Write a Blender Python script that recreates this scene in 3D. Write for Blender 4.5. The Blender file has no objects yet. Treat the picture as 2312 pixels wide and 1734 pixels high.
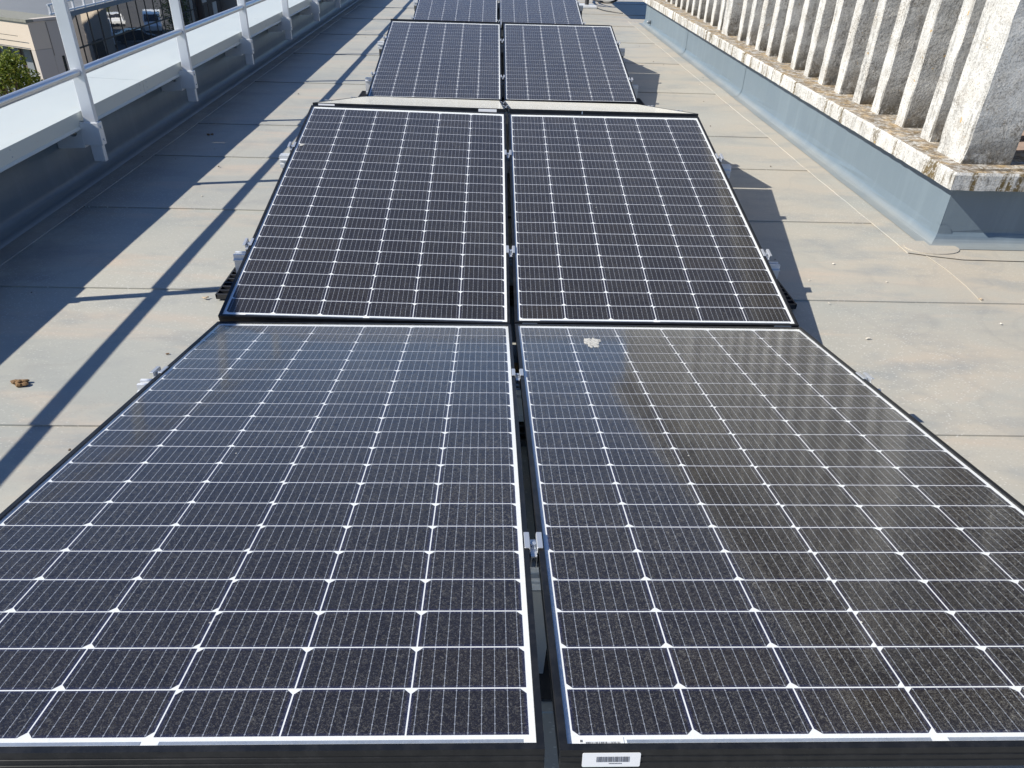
import bpy, bmesh, math, random
from mathutils import Vector, Matrix, Euler

random.seed(7)
R = math.radians
S = bpy.context.scene
COL = S.collection

# ---------------------------------------------------------------- camera
cam_d = bpy.data.cameras.new('camera')
cam = bpy.data.objects.new('camera', cam_d)
COL.objects.link(cam)
cam_d.sensor_width = 36.0
cam_d.lens = 36.0 * 1683.45 / 2312.0
cam_d.clip_start = 0.02
cam_d.clip_end = 1500
fw = Vector((0.035637, 0.84279, -0.537062)); rt = Vector((0.999275, -0.022835, 0.030475)); up = rt.cross(fw)
m = Matrix((rt.normalized(), up.normalized(), -fw.normalized())).transposed().to_4x4()
m.translation = Vector((-0.0949, -2.3804, 1.3658))
cam.matrix_world = m
S.camera = cam

# ---------------------------------------------------------------- light
SUN = Vector((1.25, 0.27, -1.0)).normalized()          # travel direction of the light
w = bpy.data.worlds.new('World'); S.world = w; w.use_nodes = True
wn = w.node_tree
sky = wn.nodes.new('ShaderNodeTexSky'); sky.sky_type = 'NISHITA'; sky.sun_disc = False
to_sun = -SUN
sky.sun_elevation = math.asin(to_sun.z)
sky.sun_rotation = math.atan2(to_sun.x, to_sun.y)
sky.altitude = 50; sky.air_density = 1.0; sky.dust_density = 0.2; sky.ozone_density = 4.5
tint = wn.nodes.new('ShaderNodeMixRGB'); tint.blend_type = 'MULTIPLY'; tint.inputs[0].default_value = 1.0
tint.inputs[2].default_value = (0.86, 1.0, 1.22, 1)
wn.links.new(sky.outputs[0], tint.inputs[1]); wn.links.new(tint.outputs[0], wn.nodes['Background'].inputs[0])
wn.nodes['Background'].inputs[1].default_value = 0.070
sl = bpy.data.lights.new('sun', 'SUN'); sl.energy = 5.0; sl.angle = R(0.53); sl.color = (1.0, 0.945, 0.845)
so = bpy.data.objects.new('sun', sl); COL.objects.link(so)
so.rotation_euler = SUN.to_track_quat('-Z', 'Y').to_euler()
so.location = (-6, -1, 8)
S.view_settings.view_transform = 'Standard'; S.view_settings.look = 'None'
S.view_settings.gamma = 1.0; S.view_settings.exposure = 0.64
S.render.engine = 'CYCLES'

# ---------------------------------------------------------------- materials
MATS = {}
class N:
    """tiny node helper"""
    def __init__(s, name):
        s.m = bpy.data.materials.new(name); s.m.use_nodes = True
        s.t = s.m.node_tree; s.t.nodes.clear()
        s.out = s.t.nodes.new('ShaderNodeOutputMaterial'); MATS[name] = s.m
    def n(s, typ, **kw):
        nd = s.t.nodes.new('ShaderNode' + typ)
        for k, v in kw.items(): setattr(nd, k, v)
        return nd
    def l(s, a, b): s.t.links.new(a, b)
    def setin(s, nd, key, v):
        if hasattr(v, 'is_output'): s.l(v, nd.inputs[key])
        else: nd.inputs[key].default_value = v
    def coord(s, kind='Object', scale=None, rot=None):
        c = s.n('TexCoord').outputs[kind]
        if scale is not None or rot is not None:
            mp = s.n('Mapping'); s.l(c, mp.inputs[0])
            if scale is not None: mp.inputs['Scale'].default_value = scale
            if rot is not None: mp.inputs['Rotation'].default_value = rot
            c = mp.outputs[0]
        return c
    def pos(s, scale=None):
        c = s.n('NewGeometry').outputs['Position']
        if scale is not None:
            mp = s.n('Mapping'); s.l(c, mp.inputs[0]); mp.inputs['Scale'].default_value = scale; c = mp.outputs[0]
        return c
    def noise(s, vec, scale, detail=4, rough=0.55, dist=0.0):
        nd = s.n('TexNoise'); s.l(vec, nd.inputs['Vector'])
        nd.inputs['Scale'].default_value = scale; nd.inputs['Detail'].default_value = detail
        nd.inputs['Roughness'].default_value = rough; nd.inputs['Distortion'].default_value = dist
        return nd.outputs['Fac']
    def ramp(s, fac, stops):
        nd = s.n('ValToRGB'); s.l(fac, nd.inputs[0]); e = nd.color_ramp.elements
        while len(e) < len(stops): e.new(0.5)
        for i, (p, c) in enumerate(stops):
            e[i].position = p; e[i].color = (c, c, c, 1) if isinstance(c, (int, float)) else (*c, 1)
        return nd.outputs[0]
    def mix(s, fac, a, b, mode='MIX'):
        nd = s.n('MixRGB', blend_type=mode)
        for k, v in ((0, fac), (1, a), (2, b)):
            if hasattr(v, 'is_output'): s.l(v, nd.inputs[k])
            elif isinstance(v, (int, float)): nd.inputs[k].default_value = v if k == 0 else (v, v, v, 1)
            else: nd.inputs[k].default_value = (*v, 1)
        return nd.outputs[0]
    def math(s, op, a, b=0.0, c=0.0, clamp=False):
        nd = s.n('Math', operation=op, use_clamp=clamp)
        for i, v in enumerate((a, b, c)):
            if hasattr(v, 'is_output'): s.l(v, nd.inputs[i])
            else: nd.inputs[i].default_value = v
        return nd.outputs[0]
    def bump(s, h, strength=0.2, dist=0.01, normal=None):
        nd = s.n('Bump'); s.l(h, nd.inputs['Height']); nd.inputs['Strength'].default_value = strength
        nd.inputs['Distance'].default_value = dist
        if normal: s.l(normal, nd.inputs['Normal'])
        return nd.outputs[0]
    def bsdf(s, color, rough=0.5, metal=0.0, spec=0.5, normal=None, **kw):
        b = s.n('BsdfPrincipled')
        if hasattr(color, 'is_output'): s.l(color, b.inputs['Base Color'])
        else: b.inputs['Base Color'].default_value = (*color, 1)
        s.setin(b, 'Roughness', rough); s.setin(b, 'Metallic', metal); s.setin(b, 'Specular IOR Level', spec)
        if normal: s.l(normal, b.inputs['Normal'])
        for k, v in kw.items(): s.setin(b, k, v)
        s.l(b.outputs[0], s.out.inputs[0]); return b

def simple(name, col, rough=0.5, metal=0.0, spec=0.5, var=0.12, vs=6.0, bump=0.05, bs=120):
    k = N(name); p = k.pos()
    v = k.noise(p, vs, 5)
    c = k.mix(v, tuple(x * (1 - var) for x in col), tuple(min(1, x * (1 + var)) for x in col))
    nb = k.bump(k.noise(p, bs, 3), bump, 0.002)
    k.bsdf(c, k.math('MULTIPLY_ADD', v, 0.16, rough - 0.08), metal, spec, nb)
    return k.m

def mat_roof():
    k = N('roof_membrane'); p = k.pos()
    big = k.noise(k.pos((0.55, 1.0, 1)), 0.9, 6, 0.6)
    streak = k.noise(k.pos((0.5, 2.4, 1)), 1.9, 6, 0.65, 0.6)
    oi = k.n('ObjectInfo').outputs['Random']
    c = k.mix(k.ramp(big, [(0.38, 0), (0.62, 1)]), (0.305, 0.315, 0.29), (0.385, 0.375, 0.325))
    c = k.mix(k.ramp(streak, [(0.52, 0), (0.70, 1)]), c, (0.43, 0.365, 0.295))
    sxr = k.n('SeparateXYZ'); k.l(p, sxr.inputs[0])
    rgt = k.math('MULTIPLY', k.math('MULTIPLY_ADD', sxr.outputs[0], 0.8, -0.6, clamp=True), k.ramp(k.noise(k.pos((0.7, 1.3, 1)), 1.5, 5, 0.6), [(0.36, 0.1), (0.58, 0.9)]))
    c = k.mix(rgt, c, (0.40, 0.355, 0.285))
    s2 = k.noise(k.pos((0.8, 1.6, 1)), 2.6, 5, 0.6)
    c = k.mix(k.ramp(s2, [(0.50, 0), (0.70, 0.85)]), c, (0.25, 0.262, 0.255))
    # dirt pooling in tide marks
    tide = k.noise(p, 1.3, 2, 0.5, 0.4)
    ring = k.ramp(tide, [(0.445, 0), (0.47, 0.22), (0.478, 0.0)])
    c = k.mix(ring, c, (0.24, 0.235, 0.22))
    # dirty gutter strips beside the walls
    sx = k.n('SeparateXYZ'); k.l(p, sx.inputs[0])
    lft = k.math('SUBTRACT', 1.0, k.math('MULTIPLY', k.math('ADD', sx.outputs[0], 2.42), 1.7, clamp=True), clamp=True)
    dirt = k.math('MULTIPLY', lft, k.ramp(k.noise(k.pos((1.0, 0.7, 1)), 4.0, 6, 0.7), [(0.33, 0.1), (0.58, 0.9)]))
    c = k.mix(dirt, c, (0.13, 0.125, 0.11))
    c = k.mix(k.math('MULTIPLY', oi, 0.2), c, (0.37, 0.35, 0.32))
    # small pale flecks lying along the weave
    fl = k.n('TexVoronoi'); k.l(k.pos((55, 130, 1)), fl.inputs['Vector']); fl.inputs['Scale'].default_value = 1.0
    fm = k.math('MULTIPLY', k.ramp(fl.outputs['Distance'], [(0.10, 1), (0.24, 0)]), k.ramp(k.noise(p, 1.1, 3), [(0.38, 0.12), (0.58, 0.85)]))
    c = k.mix(fm, c, (0.60, 0.59, 0.55))
    dk = k.ramp(k.noise(p, 170, 2), [(0.60, 0), (0.78, 0.5)])
    c = k.mix(dk, c, (0.22, 0.21, 0.19))
    wv = k.noise(k.pos((30, 260, 1)), 1.0, 2)
    h = k.math('ADD', k.math('MULTIPLY', wv, 0.4), k.noise(p, 14, 4))
    k.bsdf(c, k.math('MULTIPLY_ADD', big, 0.25, 0.42), 0, 0.4, k.bump(h, 0.16, 0.004))
    return k.m

def mat_upstand():
    k = N('wall_membrane'); p = k.pos()
    big = k.noise(k.pos((1, 0.6, 1.2)), 1.6, 5)
    c = k.mix(big, (0.108, 0.146, 0.178), (0.145, 0.186, 0.216))
    run = k.noise(k.pos((7, 7, 0.7)), 1.0, 5, 0.7)
    c = k.mix(k.ramp(run, [(0.5, 0), (0.78, 0.5)]), c, (0.19, 0.24, 0.27))
    sx = k.n('SeparateXYZ'); k.l(p, sx.inputs[0])
    foot = k.math('SUBTRACT', 1.0, k.math('MULTIPLY', sx.outputs[2], 22.0, clamp=True), clamp=True)
    c = k.mix(k.math('MULTIPLY', foot, k.ramp(k.noise(p, 3, 5), [(0.2, 0.35), (0.7, 0.9)])), c, (0.30, 0.30, 0.275))
    wv = k.noise(k.pos((2, 2, 190)), 1.0, 2)
    h = k.math('ADD', k.math('MULTIPLY', wv, 0.35), k.math('MULTIPLY', k.noise(p, 4.5, 3), 2.0))
    k.bsdf(c, 0.42, 0, 0.45, k.bump(h, 0.22, 0.006))
    return k.m

def mat_concrete():
    k = N('weathered_concrete'); p = k.pos()
    a = k.noise(p, 9, 8, 0.7)
    c = k.mix(k.ramp(a, [(0.3, 0), (0.7, 1)]), (0.43, 0.424, 0.40), (0.61, 0.602, 0.57))
    pit = k.noise(p, 75, 5, 0.65)
    # dark lichen specks in patches
    pat = k.ramp(k.noise(p, 5.5, 6, 0.65), [(0.45, 0.0), (0.62, 1.0)])
    spk = k.ramp(k.noise(p, 95, 4, 0.75), [(0.47, 0.0), (0.60, 1.0)])
    c = k.mix(k.math('MULTIPLY', k.math('MULTIPLY', pat, spk), 0.85), c, (0.09, 0.085, 0.075))
    spk2 = k.ramp(k.noise(p, 140, 3, 0.7), [(0.53, 0.0), (0.64, 0.7)])
    c = k.mix(spk2, c, (0.16, 0.15, 0.13))
    # ragged dark brown at the foot of the louvre blades, -y faces only
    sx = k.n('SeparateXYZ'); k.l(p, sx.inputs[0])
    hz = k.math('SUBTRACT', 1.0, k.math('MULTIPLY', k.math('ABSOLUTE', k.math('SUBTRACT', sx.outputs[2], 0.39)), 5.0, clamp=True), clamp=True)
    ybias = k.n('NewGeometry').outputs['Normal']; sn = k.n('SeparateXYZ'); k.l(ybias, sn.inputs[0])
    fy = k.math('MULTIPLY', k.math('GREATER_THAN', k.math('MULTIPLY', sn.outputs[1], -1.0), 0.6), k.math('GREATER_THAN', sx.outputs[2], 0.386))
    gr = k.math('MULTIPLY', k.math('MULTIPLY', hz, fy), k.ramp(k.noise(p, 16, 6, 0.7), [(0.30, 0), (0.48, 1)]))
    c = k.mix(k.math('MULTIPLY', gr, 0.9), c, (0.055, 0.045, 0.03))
    # moss streaks hanging down the slab edge
    st = k.math('MULTIPLY', k.ramp(k.noise(k.pos((16, 16, 2.0)), 1.0, 4, 0.6), [(0.52, 0), (0.60, 1)]), k.ramp(k.noise(p, 60, 4, 0.7), [(0.38, 0), (0.5, 1)]))
    c = k.mix(k.math('MULTIPLY', st, k.math('LESS_THAN', sx.outputs[2], 0.386)), c, (0.10, 0.075, 0.035))
    # orange and yellow lichen, mostly on the ledge
    flat = k.math('GREATER_THAN', sn.outputs[2], 0.7)
    li = k.ramp(k.noise(p, 11, 6, 0.7), [(0.46, 0), (0.60, 0.85)])
    c = k.mix(k.math('MULTIPLY', li, k.math('MULTIPLY_ADD', flat, 0.75, 0.08)), c, (0.50, 0.34, 0.15))
    rid = k.ramp(k.noise(k.pos((40, 14, 40)), 1.0, 5, 0.75), [(0.5, 0), (0.62, 0.75)])
    c = k.mix(k.math('MULTIPLY', rid, flat), c, (0.27, 0.21, 0.14))
    li2 = k.ramp(k.noise(p, 23, 5, 0.7), [(0.66, 0), (0.70, 0.9)])
    c = k.mix(li2, c, (0.46, 0.27, 0.05))
    vs_ = k.math('MULTIPLY', k.ramp(k.noise(k.pos((26, 26, 1.1)), 1.0, 5, 0.65), [(0.52, 0), (0.66, 1)]), k.ramp(k.noise(p, 42, 5, 0.75), [(0.42, 0), (0.58, 0.7)]))
    c = k.mix(vs_, c, (0.10, 0.097, 0.09))
    led = k.math('MULTIPLY', k.ramp(k.noise(p, 30, 6, 0.75), [(0.44, 0), (0.56, 0.8)]), flat)
    c = k.mix(led, c, (0.16, 0.125, 0.085))
    h = k.math('ADD', k.math('MULTIPLY', pit, 0.8), k.noise(p, 22, 6, 0.7))
    k.bsdf(c, 0.9, 0, 0.2, k.bump(h, 0.5, 0.008))
    return k.m

def mat_coping():
    k = N('coping_paint'); p = k.pos()
    v = k.noise(k.pos((2, 0.6, 2)), 2.0, 6, 0.65)
    c = k.mix(v, (0.46, 0.50, 0.485), (0.53, 0.565, 0.545))
    d = k.ramp(k.noise(k.pos((3, 1.2, 3)), 3.0, 7, 0.7), [(0.58, 0), (0.76, 0.45)])
    c = k.mix(d, c, (0.52, 0.50, 0.43))
    sp = k.ramp(k.noise(p, 60, 2), [(0.72, 0), (0.78, 0.6)])
    c = k.mix(sp, c, (0.33, 0.31, 0.27))
    k.bsdf(c, k.math('MULTIPLY_ADD', v, 0.2, 0.30), 0.0, 0.5, k.bump(k.noise(p, 3, 2), 0.06, 0.01))
    return k.m

def mat_alu(name, col=(0.72, 0.74, 0.76), rough=0.36, streak=(160, 160, 2), metal=0.22):
    k = N(name); p = k.pos(streak)
    v = k.noise(p, 1.0, 4); b = k.noise(k.pos(), 7, 5)
    c = k.mix(b, tuple(x * 0.86 for x in col), col)
    k.bsdf(c, k.math('MULTIPLY_ADD', b, 0.2, rough - 0.1), metal, 0.5, k.bump(v, 0.05, 0.001))
    return k.m

def mat_frame():
    k = N('black_anodised_frame'); p = k.pos()
    v = k.noise(k.pos((90, 3, 90)), 1.0, 4); d = k.noise(p, 30, 6, 0.7)
    c = k.mix(k.ramp(d, [(0.45, 0), (0.75, 0.5)]), (0.009, 0.010, 0.012), (0.035, 0.035, 0.036))
    k.bsdf(c, k.math('MULTIPLY_ADD', d, 0.25, 0.30), 0.0, 0.28, k.bump(v, 0.03, 0.001))
    return k.m

def mat_cell():
    k = N('silicon_cell'); oc = k.coord('Object')
    sx = k.n('SeparateXYZ'); k.l(oc, sx.inputs[0]); x, y = sx.outputs[0], sx.outputs[1]
    rnd = k.n('ObjectInfo').outputs['Random']
    c = k.mix(k.ramp(rnd, [(0.0, 0), (0.7, 0.1), (0.9, 0.3), (1, 0.7)]), (0.0120, 0.0105, 0.0135), (0.020, 0.015, 0.0125))
    # blue anti-reflection coating rim
    ex = k.math('SUBTRACT', 0.083, k.math('ABSOLUTE', x)); ey = k.math('SUBTRACT', 0.0415, k.math('ABSOLUTE', y))
    rim = k.math('SUBTRACT', 1.0, k.math('MULTIPLY', k.math('MINIMUM', ex, ey), 170.0, clamp=True), clamp=True)
    c = k.mix(k.math('MULTIPLY', rim, 0.6), c, (0.016, 0.02, 0.075))
    pitch = 0.01845
    dx = k.math('MULTIPLY', k.math('ABSOLUTE', k.math('SUBTRACT', k.math('FRACT', k.math('ADD', k.math('DIVIDE', x, pitch), 100.5)), 0.5)), pitch)
    line = k.math('LESS_THAN', dx, 0.00042)
    py = 0.0152
    dy = k.math('MULTIPLY', k.math('ABSOLUTE', k.math('SUBTRACT', k.math('FRACT', k.math('ADD', k.math('DIVIDE', y, py), 100.0)), 0.5)), py)
    pad = k.math('MULTIPLY', k.math('LESS_THAN', dx, 0.0011), k.math('LESS_THAN', dy, 0.0009))
    msk = k.math('MAXIMUM', line, pad)
    c = k.mix(msk, c, (0.36, 0.38, 0.42))
    k.bsdf(c, k.math('MULTIPLY_ADD', msk, -0.1, 0.38), k.math('MULTIPLY', msk, 0.3), 0.12)
    return k.m

def mat_pane(name='dusty_glass', amount=0.027, base=0.0035):
    """float glass with a thin film of dust: optical depth grows with the slant of the view, as a real film does"""
    k = N(name); oc = k.coord('Object'); g = k.n('NewGeometry')
    fine = k.noise(oc, 170, 4, 0.75, 2.0)
    nb = k.bump(k.noise(oc, 260, 2), 0.05, 0.0006)
    gl = k.n('BsdfGlossy'); gl.inputs['Roughness'].default_value = 0.075; gl.inputs['Color'].default_value = (0.95, 0.97, 1, 1); k.l(nb, gl.inputs['Normal'])
    tr = k.n('BsdfTransparent'); tr.inputs[0].default_value = (0.96, 0.97, 0.97, 1)
    m1 = k.n('MixShader'); k.l(tr.outputs[0], m1.inputs[1]); k.l(gl.outputs[0], m1.inputs[2])
    dot = k.n('VectorMath', operation='DOT_PRODUCT'); k.l(g.outputs['Incoming'], dot.inputs[0]); k.l(g.outputs['Normal'], dot.inputs[1])
    cs = k.math('MAXIMUM', k.math('ABSOLUTE', dot.outputs['Value']), 0.01)
    sch = k.math('MULTIPLY_ADD', k.math('POWER', k.math('SUBTRACT', 1.0, cs, clamp=True), 5.0), 0.963, 0.037)
    k.l(sch, m1.inputs[0])
    cloud = k.noise(oc, 2.4, 5, 0.6)
    run = k.noise(k.coord('Object', (55, 3.0, 1)), 1.0, 4, 0.65)
    sy = k.n('SeparateXYZ'); k.l(oc, sy.inputs[0])
    t = k.math('MULTIPLY', k.ramp(fine, [(0.42, 0.0), (0.50, 0.2), (0.56, 1.5), (0.65, 3.8)]), k.math('MULTIPLY_ADD', cloud, 1.1, 0.35))
    t = k.math('MULTIPLY', t, k.math('MULTIPLY_ADD', run, 0.8, 0.55))
    tau = k.math('MULTIPLY_ADD', t, amount, base)
    fac = k.math('SUBTRACT', 1.0, k.math('POWER', 2.718, k.math('MULTIPLY', k.math('DIVIDE', tau, cs), -1.0)), clamp=True)
    # a few stuck specks
    sp = k.n('TexVoronoi'); k.l(oc, sp.inputs['Vector']); sp.inputs['Scale'].default_value = 21
    rn = k.n('SeparateColor'); k.l(sp.outputs['Color'], rn.inputs[0])
    spk = k.math('MULTIPLY', k.math('LESS_THAN', sp.outputs['Distance'], 0.045), k.math('GREATER_THAN', rn.outputs[0], 0.93))
    fac = k.math('MAXIMUM', fac, k.math('MULTIPLY', spk, 0.7))
    df = k.n('BsdfDiffuse'); df.inputs[0].default_value = (0.60, 0.59, 0.53, 1); df.inputs[1].default_value = 0.6
    m2 = k.n('MixShader'); k.l(fac, m2.inputs[0]); k.l(m1.outputs[0], m2.inputs[1]); k.l(df.outputs[0], m2.inputs[2])
    k.l(m2.outputs[0], k.out.inputs[0])
    return k.m

def mat_facade_glass():
    k = N('mirror_facade_glass'); p = k.pos()
    h = k.noise(p, 0.9, 2)
    k.bsdf((0.62, 0.62, 0.61), 0.02, 0.95, 0.5, k.bump(h, 0.02, 0.10))
    return k.m

def mat_leaf():
    k = N('leaf_green'); r = k.n('NewGeometry').outputs['Random Per Island']
    c = k.ramp(r, [(0, (0.07, 0.11, 0.018)), (0.5, (0.15, 0.20, 0.03)), (1, (0.30, 0.32, 0.055))])
    b = k.bsdf(c, 0.5, 0, 0.3)
    tl = k.n('BsdfTranslucent'); k.l(c, tl.inputs[0])
    mx = k.n('MixShader'); mx.inputs[0].default_value = 0.35
    k.l(b.outputs[0], mx.inputs[1]); k.l(tl.outputs[0], mx.inputs[2]); k.l(mx.outputs[0], k.out.inputs[0])
    return k.m

M_ROOF = mat_roof(); M_WALL = mat_upstand(); M_CONC = mat_concrete(); M_COP = mat_coping()
M_ALU = mat_alu('anodised_aluminium'); M_RAIL = mat_alu('galvanised_rail', (0.74, 0.75, 0.76), 0.33, (2, 160, 160), 0.8)
M_CLAMP = mat_alu('clamp_aluminium', (0.62, 0.64, 0.66), 0.4, (2, 160, 2), 0.65)
M_SHEET = mat_alu('mill_finish_sheet', (0.36, 0.37, 0.37), 0.45, (160, 2, 2), 0.5)
M_FRAME = mat_frame(); M_CELL = mat_cell(); M_PANE = mat_pane(); M_PANE2 = mat_pane('very_dusty_glass', 0.045, 0.016); M_LEAF = mat_leaf(); M_FGLASS = mat_facade_glass()
M_BACK = simple('white_backsheet', (0.80, 0.81, 0.81), 0.5, var=0.03)
M_RIBBON = simple('tinned_ribbon', (0.42, 0.46, 0.52), 0.35, 0.5, var=0.25, vs=40)
M_WHITE = simple('white_label', (0.82, 0.82, 0.82), 0.45, var=0.03)
M_INK = simple('label_ink', (0.12, 0.12, 0.13), 0.6)
M_BLUEL = simple('silvery_label', (0.42, 0.50, 0.58), 0.3, 0.3, var=0.2, vs=60)
M_RUB = simple('black_rubber', (0.022, 0.022, 0.024), 0.55, var=0.3, vs=30, bump=0.2)
M_SHADE = simple('roof_screed', (0.08, 0.08, 0.08), 0.8)
M_BEIGE = simple('beige_render', (0.56, 0.48, 0.39), 0.85, var=0.06, vs=0.6)
M_PINK = simple('pinkish_concrete', (0.47, 0.42, 0.37), 0.85, var=0.08, vs=0.5)
M_GREYW = simple('dark_grey_shade', (0.17, 0.185, 0.20), 0.6, var=0.12, vs=0.5)  # tower's shaded side has its shade in this grey; also plain grey parts
M_BROWN = simple('brown_panel', (0.085, 0.062, 0.05), 0.55, var=0.25, vs=1.0)
M_DARK = simple('dark_opening', (0.02, 0.02, 0.025), 0.25, var=0.2)
M_GRAVEL = simple('roof_gravel', (0.20, 0.20, 0.17), 0.95, var=0.45, vs=9, bump=0.6, bs=8)
M_ASPH = simple('asphalt', (0.062, 0.06, 0.058), 0.85, var=0.25, vs=0.3)
M_GRASS = simple('lawn', (0.05, 0.075, 0.022), 0.9, var=0.4, vs=0.5)
M_MULL = simple('dark_mullion', (0.025, 0.022, 0.02), 0.45)
M_WPAINT = simple('white_paint', (0.74, 0.74, 0.73), 0.4, var=0.04)
M_CARW = simple('white_car_paint', (0.75, 0.75, 0.74), 0.25, var=0.03)
M_CARB = simple('black_car_paint', (0.02, 0.022, 0.028), 0.2, var=0.1)
M_CARR = simple('red_car_paint', (0.35, 0.02, 0.02), 0.25, var=0.05)
M_TRUNK = simple('bark', (0.10, 0.075, 0.055), 0.9, var=0.3, vs=8, bump=0.6, bs=20)
M_DRY = simple('dry_leaf', (0.16, 0.09, 0.035), 0.8, var=0.4, vs=60)
M_STONE = simple('pebble_stone', (0.46, 0.36, 0.25), 0.85, var=0.3, vs=60)
M_PALE = simple('pale_pebble', (0.60, 0.56, 0.47), 0.85, var=0.2, vs=60)
M_DROP = simple('dropping_white', (0.55, 0.54, 0.50), 0.8, var=0.12, vs=90)
def mat_dropping():
    k = N('dropping_film'); p = k.pos()
    d = k.n('BsdfDiffuse'); d.inputs[0].default_value = (0.58, 0.57, 0.53, 1); t = k.n('BsdfTransparent')
    m_ = k.n('MixShader'); k.l(k.ramp(k.noise(p, 140, 4, 0.7), [(0.35, 0.15), (0.6, 0.85)]), m_.inputs[0]); k.l(t.outputs[0], m_.inputs[1]); k.l(d.outputs[0], m_.inputs[2]); k.l(m_.outputs[0], k.out.inputs[0])
    return k.m
M_DROP = mat_dropping()
M_WOOD = simple('orange_wood', (0.55, 0.30, 0.10), 0.7)
M_CABLE = simple('black_cable', (0.02, 0.02, 0.02), 0.4)
M_CABLEY = simple('pale_hose', (0.55, 0.52, 0.40), 0.5)
M_GREYM = simple('grey_metal', (0.22, 0.24, 0.26), 0.5, 0.3)
M_INT = simple('dusty_interior_concrete', (0.30, 0.225, 0.19), 0.9, var=0.3, vs=12, bump=0.5, bs=40)

# ---------------------------------------------------------------- mesh helpers
class MB:
    def __init__(s): s.v = []; s.f = []
    def box(s, x0, x1, y0, y1, z0, z1, mtx=None):
        b = len(s.v)
        c = [Vector((x, y, z)) for x in (x0, x1) for y in (y0, y1) for z in (z0, z1)]
        if mtx: c = [mtx @ q for q in c]
        s.v += c
        s.f += [tuple(b + i for i in q) for q in ((0, 1, 3, 2), (4, 6, 7, 5), (0, 4, 5, 1), (2, 3, 7, 6), (0, 2, 6, 4), (1, 5, 7, 3))]
        return s
    def prism(s, poly, axis, a, b, mtx=None):
        """extrude polygon (list of 2D) along axis 0/1/2 from a to b"""
        n = len(poly); o = len(s.v)
        for t in (a, b):
            for (p, q) in poly:
                v = {0: (t, p, q), 1: (p, t, q), 2: (p, q, t)}[axis]
                v = Vector(v); s.v.append(mtx @ v if mtx else v)
        s.f.append(tuple(range(o + n - 1, o - 1, -1))); s.f.append(tuple(range(o + n, o + 2 * n)))
        for i in range(n):
            j = (i + 1) % n; s.f.append((o + i, o + j, o + n + j, o + n + i))
        return s
    def tube(s, pts, r, n=10, cap=True):
        pts = [Vector(p) for p in pts]; o = len(s.v); prev = None
        for i, p in enumerate(pts):
            d = (pts[min(i + 1, len(pts) - 1)] - pts[max(i - 1, 0)]).normalized()
            ref = prev if prev else (Vector((0, 0, 1)) if abs(d.z) < 0.9 else Vector((1, 0, 0)))
            u = (ref - d * ref.dot(d)).normalized(); vv = d.cross(u); prev = u
            rr = r[i] if isinstance(r, (list, tuple)) else r
            for k in range(n):
                a = 2 * math.pi * k / n; s.v.append(p + (u * math.cos(a) + vv * math.sin(a)) * rr)
        for i in range(len(pts) - 1):
            for k in range(n):
                a = o + i * n + k; b = o + i * n + (k + 1) % n; s.f.append((a, b, b + n, a + n))
        if cap:
            s.f.append(tuple(o + k for k in range(n - 1, -1, -1))); e = o + (len(pts) - 1) * n; s.f.append(tuple(e + k for k in range(n)))
        return s
    def blob(s, c, rx, ry, rz, seed=0, n=8, jit=0.25):
        rnd = random.Random(seed); o = len(s.v); c = Vector(c); rings = 4
        for i in range(1, rings):
            th = math.pi * i / rings
            for k in range(n):
                a = 2 * math.pi * k / n; j = 1 + rnd.uniform(-jit, jit)
                s.v.append(c + Vector((rx * math.sin(th) * math.cos(a) * j, ry * math.sin(th) * math.sin(a) * j, rz * math.cos(th))))
        t = len(s.v); s.v.append(c + Vector((0, 0, rz))); b = len(s.v); s.v.append(c - Vector((0, 0, rz)))
        for k in range(n):
            k2 = (k + 1) % n
            s.f.append((t, o + k, o + k2))
            for i in range(rings - 2):
                s.f.append((o + i * n + k, o + (i + 1) * n + k, o + (i + 1) * n + k2, o + i * n + k2))
            s.f.append((b, o + (rings - 2) * n + k2, o + (rings - 2) * n + k))
        return s
    def mesh(s, name, mat, smooth=False, bevel=0.0):
        me = bpy.data.meshes.new(name); me.from_pydata([tuple(v) for v in s.v], [], s.f); me.update()
        bm = bmesh.new(); bm.from_mesh(me); bmesh.ops.recalc_face_normals(bm, faces=bm.faces)
        if bevel: bmesh.ops.bevel(bm, geom=bm.edges[:], offset=bevel, segments=1, affect='EDGES', clamp_overlap=True)
        bm.to_mesh(me); bm.free()
        if smooth:
            for p in me.polygons: p.use_smooth = True
        me.materials.append(mat); return me
    def build(s, name, mat, parent=None, smooth=False, bevel=0.0):
        return link(name, s.mesh(name, mat, smooth, bevel), parent)

def link(name, data, parent=None):
    o = bpy.data.objects.new(name, data); COL.objects.link(o)
    if parent: o.parent = parent
    return o
def empty(name, loc=(0, 0, 0), rz=0.0):
    o = bpy.data.objects.new(name, None); COL.objects.link(o); o.location = loc; o.rotation_euler = (0, 0, rz)
    o.empty_display_size = 0.1; return o
def tag(o, label, cat, group=None):
    o['label'] = label; o['category'] = cat
    if group: o['group'] = group
    return o
def struct(o): o['kind'] = 'structure'; return o
def copy_tree(o, parent=None):
    c = o.copy(); COL.objects.link(c); c.parent = parent
    for ch in list(o.children): copy_tree(ch, c)
    return c

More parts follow.
